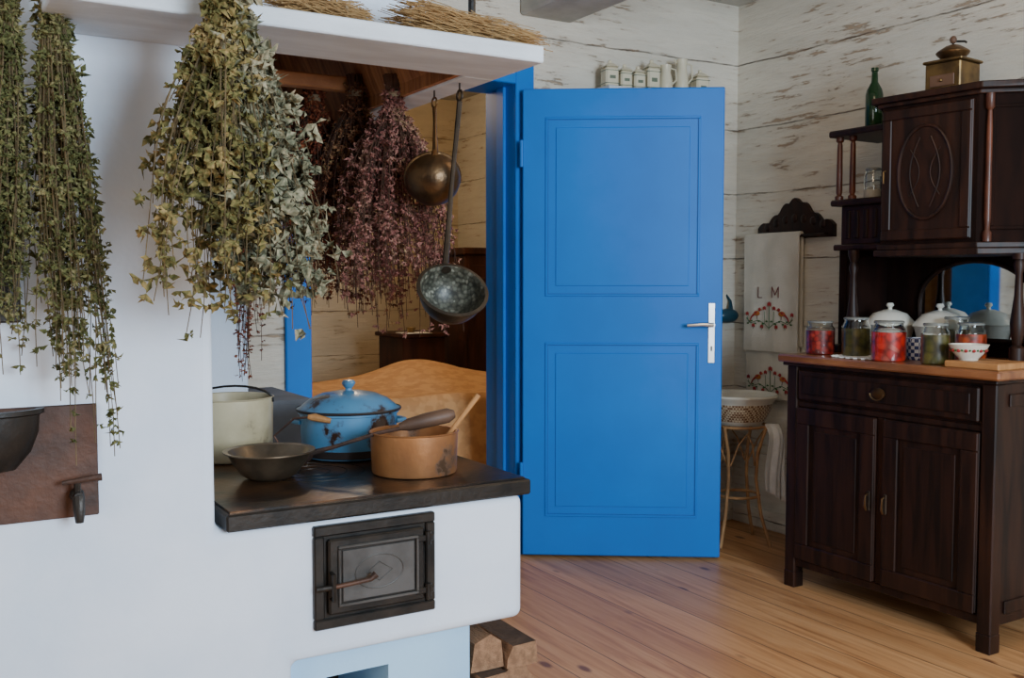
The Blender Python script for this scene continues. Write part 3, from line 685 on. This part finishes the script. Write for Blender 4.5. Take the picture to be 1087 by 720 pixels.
b = MB(); b.lathe([(.030,.115),(.036,.122),(.054,.140),(.056,.146),(.050,.152),(.025,.168),(.012,.172),(0,.173)], BRONZE, seg=28); b.build('hopper', e)
b = MB(); b.tube([(0,0,.17),(0,0,.185),(.04,-.02,.187),(.05,-.02,.185)], .004, IRON, 8); b.ell((0,0,.19),.012,.012,.014,WOODM,12); b.build('crank', e)

GLID = M('glass_lid', (.22,.23,.21), rough=.15, coat=.4)
def jar(label, loc, r, h, cont, fill=.74, g='jars of preserves on the sideboard'):
    e = thing('preserve_jar', label, 'jar', loc, group=g)
    zf = h*fill
    b = MB(); b.lathe([(r*.97,zf),(r,zf),(r,h*.78),(r*.82,h*.88),(r*.82,h*.96),(r*.78,h*.96),(r*.78,h*.88),(r*.96,h*.77),(r*.97,zf)], GLASS, seg=32); b.build('glass', e, label='clear glass neck')
    b = MB(); b.lathe([(0,0),(r*.90,0),(r*.985,.004),(r,.012),(r,zf-.001),(0,zf-.001)], cont, seg=32); b.build('contents', e)
    b = MB(); b.lathe([(r*.86,h*.955),(r*.88,h*.96),(r*.88,h),(r*.8,h*1.02),(0,h*1.02),(0,h*.965),(r*.86,h*.965)], GLID, seg=32); b.build('lid', e)
RC = cell_mat('red_preserved_fruit', [(.16,.004,.004),(.32,.012,.008),(.42,.04,.02),(.12,.004,.004)], 60, .4, 1)
RC2 = cell_mat('tomatoes_in_brine', [(.45,.008,.006),(.55,.04,.02),(.36,.005,.004),(.55,.12,.08)], 34, .4, 1)
RC3 = cell_mat('mixed_orange_preserves', [(.42,.07,.015),(.36,.02,.01),(.22,.08,.03)], 45, .4, 1)
GC = cell_mat('pickled_gherkins', [(.055,.06,.010),(.12,.10,.02),(.03,.035,.008)], 34, .4, 1)
CZ = .897
jar('small jar of dark red preserves with glass lid', (2.955, 2.63, CZ), .054, .125, RC)
jar('jar of green pickles with glass lid', (2.99, 2.49, CZ), .052, .142, GC)
jar('wide jar of bright red tomatoes', (2.90, 2.275, CZ), .058, .138, RC2)
jar('jar of olive-green gherkins', (2.92, 2.105, CZ), .046, .135, GC)
jar('jar of mixed red preserves', (3.06, 2.07, CZ), .050, .135, RC3)
jar('tall jar of greenish preserves', (3.14, 2.18, CZ), .048, .150, GC)
jar('small clear glass jar on the hutch shelf', (3.17, 2.575, 1.492), .034, .115, M('pale_spice', (.4,.36,.28)), .3, 'jars on the hutch shelf')
def tureen(loc, lab, lm):
    e = thing('tureen', lab, 'tureen', loc, group='tureens on the sideboard')
    b = MB(); b.lathe([(0,0),(.045,0),(.05,.012),(.045,.018),(.075,.05),(.088,.105),(.093,.110),(.083,.110),(.07,.05),(0,.02)], WHITEEN, seg=40); b.build('body', e)
    b = MB(); b.lathe([(.091,.110),(.095,.113),(.088,.125),(.062,.155),(.02,.170),(0,.171)], lm, seg=40); b.lathe([(.008,.169),(.007,.177),(.015,.186),(.011,.195),(0,.197)], WHITEEN, seg=16); b.build('lid', e)
tureen((3.19, 2.50, CZ), 'white porcelain tureen with domed lid', WHITEEN)
tureen((3.22, 2.305, CZ), 'cream-white tureen with rounded domed lid', WHITEEN)
e = thing('cup', 'small white cup with dark blue checks', 'cup', (3.03, 2.255, CZ))
b = MB(); b.lathe([(0,0),(.03,0),(.036,.01),(.038,.075),(.040,.077),(.036,.077),(.033,.012),(0,.006)], BLUECH, seg=28); b.build('body', e)
b = MB(); b.tube([(-.0,-.037,.06),(-.005,-.058,.055),(-.005,-.058,.03),(0,-.037,.02)], .003, BLUECH, 8); b.build('handle', e)
cb = thing('chopping_board', 'thick pale wooden chopping board on the counter', 'chopping board', (2.925, 1.925, CZ))
b = MB(); b.box(-.085, .10, -.10, .09, 0, .022, WOODL, .004); b.build('board', cb)
e = thing('bowl', 'small white bowl with red floral band', 'bowl', (2.91, 1.975, CZ+.022))
b = MB(); b.lathe([(0,0),(.028,0),(.030,.006),(.045,.022),(.058,.044),(.062,.052),(.058,.052),(.042,.024),(0,.010)], WHITEEN, seg=40); b.build('body', e)
b = MB()
for k in range(14):
    a = k*2*math.pi/14; b.ell((.052*math.cos(a), .052*math.sin(a), .033), .006,.006,.006, RED, 8)
    a += .22; b.ell((.0525*math.cos(a), .0525*math.sin(a), .034), .004,.004,.004, GREEN, 8)
b.build('floral_band', e)
e = thing('doily', 'white crocheted lace doily under the pickle jar', 'doily', (2.93, 2.41, CZ))
b = MB(); n = 48
vs = [(0,0,.002)]+[(.075*(1+.06*math.cos(i*math.pi/3))*math.cos(i*2*math.pi/n), .11*(1+.06*math.cos(i*math.pi/3))*math.sin(i*2*math.pi/n), .002) for i in range(n)]
b.add(vs, [(0,i+1,(i+1)%n+1) for i in range(n)], WHITEC)
for k in range(24):
    a = k*math.pi/12; b.tube([(.08*math.cos(a)+.008*math.cos(t*1.05), .115*math.sin(a)+.008*math.sin(t*1.05), .003) for t in range(6)], .0014, WHITEC, 4, True)
b.build('lace', e)

# ---------------------------------------------------------------- shelf with canisters above the door
SHZ = 2.012
sh = thing('wall_shelf', 'narrow white painted wall shelf holding ceramic canisters', 'shelf', (2.86, 3.52, SHZ-.022))
b = MB(); b.box(-.31, .34, -.08, .08, 0, .022, HOODW, .003); b.build('board', sh)
for x in (-.26, .29):
    b = MB(); b.prism([(.08,0),(-.06,0),(.08,-.12)], x-.01, x+.01, HOODW, 'x'); b.build('bracket', sh)
def canister(px, w_, hh, lab):
    x = 2.591+(px-640)*.00546; e = thing('canister', lab, 'canister', (x, 3.50, SHZ), (0,0,-.2), group='ceramic canisters on the wall shelf')
    b = MB(); b.box(-w_/2, w_/2, -w_/2, w_/2, 0, hh*.74, CANIST, .008)
    for k in (.12,.60): b.box(-w_/2-.001, w_/2+.001, -w_/2-.001, w_/2+.001, hh*k, hh*k+.003, CANG)
    b.box(-w_*.22, w_*.22, -w_/2-.0012, -w_/2, hh*.30, hh*.42, CANG)
    b.build('body', e)
    b = MB(); q = w_*.50; b.add([(-q,-q,hh*.75),(q,-q,hh*.75),(q,q,hh*.75),(-q,q,hh*.75),(-q*.35,-q*.35,hh*.90),(q*.35,-q*.35,hh*.90),(q*.35,q*.35,hh*.90),(-q*.35,q*.35,hh*.90)], [(0,1,2,3),(4,5,6,7),(0,1,5,4),(1,2,6,5),(2,3,7,6),(3,0,4,7)], CANIST); b.ell((0,0,hh*.95),.010,.010,.010,CANIST,10); b.build('lid', e)
for p, w_, hh in ((641,.062,.115),(655.5,.056,.105),(669,.056,.105),(683,.062,.145),(735,.066,.13)): canister(p, w_, hh, 'square cream ceramic canister with green lines')
for p, hh in ((698,.13),(715,.165)):
    x = 2.591+(p-640)*.00546; e = thing('pitcher', 'cream ceramic pitcher with spout and handle', 'pitcher', (x, 3.50, SHZ), (0,0,-.5), group='ceramic pitchers on the wall shelf')
    b = MB(); b.lathe([(0,0),(.028,0),(.032,.01),(.030,hh*.5),(.022,hh*.75),(.026,hh),(.022,hh),(.018,hh*.75),(.026,hh*.5),(.028,.012),(0,.01)], CANIST, seg=24); b.tube([(-.024,0,hh*.9),(-.034,0,hh*1.02)], [.008,.003], CANIST, 8); b.build('body', e)
    b = MB(); b.tube([(.022,0,hh*.9),(.045,0,hh*.85),(.048,0,hh*.5),(.028,0,hh*.35)], .004, CANIST, 8); b.build('handle', e)

# ---------------------------------------------------------------- towel rack on right wall
rk = thing('towel_rack', 'carved dark wooden towel rack with scalloped crest', 'towel rack', (3.44, 3.205, 1.37))
top = []
for i in range(41):
    t = i/40; y = .225-.45*t; env = .05+.115*math.exp(-((t-.5)/.27)**2)
    top.append((y, env+.018*abs(math.sin(t*math.pi*7))))
b = MB(); b.prism([(-.225,.0),(-.225,.02)]+list(reversed(top))+[(.225,.02),(.225,0)], -.022, 0, MAHOG, 'x')
for k in range(7):
    a = (k-3)*.055; b.ell((-.022, a, .06+.03*math.cos(a*10)), .006, .018, .02, MAHOG, 12)
b.build('crest', rk)
b = MB(); b.tube([(-.045, .20, .01), (-.045, -.20, .01)], .008, MAHOG, 10)
for y in (.19,-.19): b.tube([(-.01,y,.012),(-.045,y,.01)], .007, MAHOG, 8)
b.build('rail', rk)
tw = thing('embroidered_towel', 'linen towel embroidered with dark red initials, birds and flowers', 'towel', (3.395, 3.31, 1.38))
def cloth(b, w_, z0, z1, x, mat, nx=24, nz=14, amp=.004, ph=0):
    vs = []
    for j in range(nz+1):
        for i in range(nx+1):
            y = -w_/2+w_*i/nx; z = z0+(z1-z0)*j/nz
            vs.append((x+amp*math.sin(y*45+ph)*(.3+j/nz), y, z))
    b.add(vs, [(j*(nx+1)+i, j*(nx+1)+i+1, (j+1)*(nx+1)+i+1, (j+1)*(nx+1)+i) for j in range(nz) for i in range(nx)], mat)
b = MB(); cloth(b, .345, .010, -.53, -.012, LINEN); cloth(b, .335, -.50, -.75, .004, LINEN, ph=1); cloth(b, .345, .010, -.5, .012, LINEN, ph=2)
b.tube([(0,-.1725,.008),(0,.1725,.008)], .012, LINEN, 10); b.build('cloth', tw)
X = -.019
for lets in ([(.070,-.230,.070,-.280),(.070,-.280,.046,-.280)], [(-.016,-.280,-.016,-.230),(-.016,-.230,-.036,-.268),(-.036,-.268,-.056,-.230),(-.056,-.230,-.056,-.280)]):
    b = MB()
    for l in lets: b.tube([(X,l[0],l[1]),(X,l[2],l[3])], .002, REDD, 6)
    b.build('embroidered_letter', tw, label='dark red embroidered initial')
def motif(zc, x, s=1):
    b = MB()
    for q in (-1,1):
        # bird: body, head, beak, wing, tail, legs on a leafy branch
        b.ell((x, q*.078, zc+.006), .002, .020, .012, ORANGE, 12); b.ell((x, q*.060, zc+.024), .002, .009, .009, RED, 10)
        b.tube([(x,q*.053,zc+.024),(x,q*.044,zc+.021)], [.003,.001], ORANGE, 6)
        b.tube([(x,q*.094,zc+.002),(x,q*.112,zc-.012),(x,q*.122,zc-.030)], [.005,.0035,.002], RED, 6); b.ell((x-.001,q*.082,zc+.009),.002,.011,.006,RED,10)
        b.tube([(x,q*.076,zc-.004),(x,q*.074,zc-.022)], .0013, REDD, 6)
        b.tube([(x,q*.145,zc-.018),(x,q*.115,zc-.040),(x,q*.07,zc-.026),(x,q*.03,zc-.040),(x,0,zc-.062)], .0016, GREEN, 6)
        for k in range(6):
            yk = .015+.024*k; b.ell((x, q*yk, zc-.030-.012*(k%2)), .0015, .008, .004, GREEN, 8)
        for (yf, zf_) in ((.030,.030),(.140,.002),(.100,-.052),(.045,-.056)):
            b.tube([(x,q*yf,zc+zf_-.014),(x,q*yf*.9,zc-.040)], .0011, GREEN, 6)
            for t in range(3): b.ell((x, q*(yf-.006+.006*t), zc+zf_+(.003 if t == 1 else 0)), .0018, .004, .009, RED, 8)
    b.tube([(x,0,zc-.07),(x,0,zc+.040)], .0015, GREEN, 6)
    for t in range(3): b.ell((x, -.008+.008*t, zc+.048+(.004 if t == 1 else 0)), .0018, .005, .011, RED, 8)
    b.build('embroidery', tw, label='red, orange and green embroidered birds and flowers')
motif(-.36, X); motif(-.66, -.006)
e = thing('enamel_scoop', 'small dark teal enamel scoop hung on the log wall', 'scoop', (3.355, 3.56, .99))
b = MB(); b.ell((0,0,.02), .065,.03,.035, TEAL, 20); b.tube([(.02,0,.04),(.035,.02,.09),(.03,.045,.12)], [.014,.007,.006], TEAL, 8); b.tube([(-.05,0,.02),(-.08,0,.0)], [.012,.004], TEAL, 8); b.build('body', e)

# ---------------------------------------------------------------- wash basin stand
BX, BY = 3.135, 3.25
e = thing('washstand', 'bent cane washstand with thin splayed legs', 'washstand', (BX, BY, 0))
for z, r in ((.535,.125),(.22,.095)):
    b = MB(); b.tube([(r*math.cos(a*math.pi/12), r*math.sin(a*math.pi/12), z) for a in range(24)], .0065, RATTAN, 8, True); b.build('ring', e)
for k in range(4):
    a = math.radians(20+90*k); b = MB(); pts = []
    for t, r in ((0,.160),(.14,.115),(.30,.088),(.42,.095),(.54,.135)): pts.append((r*math.cos(a), r*math.sin(a), t+.005 if t == 0 else t))
    b.tube(pts, .0078, RATTAN, 8); b.build('leg', e)
for k in range(4):
    a = math.radians(65+90*k); b = MB()
    b.tube([(.085*math.cos(a-.7),.085*math.sin(a-.7),.36),(.105*math.cos(a-.3),.105*math.sin(a-.3),.46),(.12*math.cos(a),.12*math.sin(a),.51),(.105*math.cos(a+.3),.105*math.sin(a+.3),.46),(.085*math.cos(a+.7),.085*math.sin(a+.7),.36)], .004, RATTAN, 6)
    b.build('brace', e)
e = thing('wash_basin', 'cream enamel wash basin with dense brown lattice band outside', 'basin', (BX, BY, .541))
b = MB(); b.lathe([(0,0),(.10,0),(.118,.018)], WHITEEN, seg=56); b.lathe([(.118,.018),(.143,.070),(.148,.095)], BASKET, seg=56)
b.lathe([(.148,.095),(.152,.104),(.168,.118),(.174,.126),(.168,.134),(.150,.124),(.138,.07),(.10,.012),(0,.008)], WHITEEN, seg=56)
b.build('bowl', e)
e = thing('hand_towel', 'small loose white cotton cloth hanging from the washstand', 'towel', (3.205, 3.085, .50))
vs = []; nx, nz = 20, 14
for j in range(nz+1):
    for i in range(nx+1):
        t = -1+2*i/nx; wv = .007*math.sin(t*4.5+j*.12)+.003*math.sin(t*11+j*.3)
        vs.append((.044*t*(.8+.3*j/nz)+.004*math.sin(j*.5), -.035*t*.4-wv+.03*max(0,1-j/3)**2, .05-(.32+.03*t)*j/nz))
b = MB(); b.add(vs, [(j*(nx+1)+i, j*(nx+1)+i+1, (j+1)*(nx+1)+i+1, (j+1)*(nx+1)+i) for j in range(nz) for i in range(nx)], WHITEC)
o = b.build('cloth', e); sm = o.modifiers.new('thick', 'SOLIDIFY'); sm.thickness = .004

# ---------------------------------------------------------------- bedroom beyond
bed = thing('bed', 'wooden bed covered with an ochre-tan bedspread', 'bed', (2.2, 4.62, 0))
b = MB(); b.box(-1.1, 1.0, -.48, .48, .16, .36, MAHOG, .01)
for x in (-1.07,.97):
    for y in (-.45,.45): b.box(x-.03,x+.03,y-.03,y+.03,0,.5,MAHOG,.005)
b.build('frame', bed)
b = MB(); nx, ny = 60, 36; vs = []
def hz(u, v):
    e_ = min(1, (1-abs(u))*9)*min(1, (1-abs(v))*7); e_ = max(0, e_)**.5
    return .28+e_*(.355+.10*math.exp(-((u-.22)/.28)**2)*max(0,min(1,v+.5))+.003*math.sin(u*17+v*6)+.003*math.sin(v*13-u*5))
for j in range(ny+1):
    for i in range(nx+1):
        u, v = -1+2*i/nx, -1+2*j/ny; vs.append((u*1.09-.05, v*.53, hz(u, v)))
b.add(vs, [(j*(nx+1)+i, j*(nx+1)+i+1, (j+1)*(nx+1)+i+1, (j+1)*(nx+1)+i) for j in range(ny) for i in range(nx)], ORC)
b.box(-1.13,1.03,-.53,-.515,.14,.32,ORC,.004); b.build('bedspread', bed, angle=80)
e = thing('bedside_table', 'small dark wooden bedside cabinet with white doily', 'bedside table', (2.62, 5.55, 0))
b = MB(); b.box(-.15,.13,-.18,.18,0,.84,MAHOGR,.005); b.box(-.17,.145,-.2,.2,.84,.865,MAHOGR,.005); b.build('body', e)
b = MB(); b.box(-.14,.03,-.205,-.05,.865,.868,WHITEC); b.build('doily', e)
bb = thing('brass_dish', 'small brass dish on the bedside cabinet', 'dish', (2.56, 5.45, .868))
b = MB(); b.lathe([(0,0),(.02,0),(.024,.012),(.034,.03),(.030,.03),(.02,.014),(0,.006)], BRASS, seg=20); b.build('body', bb)
e = thing('wardrobe', 'low reddish-brown wooden cupboard beside the bed', 'wardrobe', (3.12, 5.6, 0))
b = MB(); b.box(-.24,.28,-.25,.25,0,1.34,MAHOGR,.006); b.box(-.26,.30,-.27,.27,1.34,1.385,MAHOGR,.008)
b.build('body', e)
for x in (-.22, .02):
    b = MB(); b.box(x, x+.22, -.262, -.25, .15, 1.28, MAHOGR, .004); b.box(x+.04, x+.18, -.268, -.262, .22, 1.2, MAHOGR, .003); b.build('door', e)

# ---------------------------------------------------------------- light
def area(name, loc, size, power, col, rot, sy=None):
    l = bpy.data.lights.new(name, 'AREA'); l.energy = power; l.color = col; l.shape = 'RECTANGLE'; l.size = size; l.size_y = sy or size
    o = bpy.data.objects.new(name, l); COL.objects.link(o); o.location = loc; o.rotation_euler = rot; return o
area('window_light', (1.3, YF-.05, 1.58), 1.4, 185, (.70,.85,1.0), (math.radians(90), 0, 0), 1.2)
area('side_fill_light', (XL-.05, -.3, 1.55), 1.6, 32, (1.0,.95,.88), (math.radians(90), 0, math.radians(-90)), 1.2)  # added fill from the left for right wall, sideboard and basin
def lamp(name, loc, p, col, r=.12):
    l = bpy.data.lights.new(name, 'POINT'); l.energy = p; l.color = col; l.shadow_soft_size = r
    o = bpy.data.objects.new(name, l); COL.objects.link(o); o.location = loc
lamp('bedroom_lamp', (2.0, 4.9, 2.2), 27, (1.0,.75,.47))
lamp('warm_fill_light', (2.1, 1.7, 2.2), 14, (1.0,.74,.48), .2)  # added warm fill below the ceiling, no fixture there
wd = bpy.data.worlds.new('world'); SC.world = wd; wd.use_nodes = True
wd.node_tree.nodes['Background'].inputs[0].default_value = (.6,.75,1,1); wd.node_tree.nodes['Background'].inputs[1].default_value = .5

cam = bpy.data.cameras.new('camera'); cam.sensor_width = 36; cam.lens = 1050/1087*36
co = bpy.data.objects.new('camera', cam); COL.objects.link(co); co.location = (0,0,1.17)
co.rotation_euler = (math.radians(90-3.27), 0, math.radians(-31)); SC.camera = co
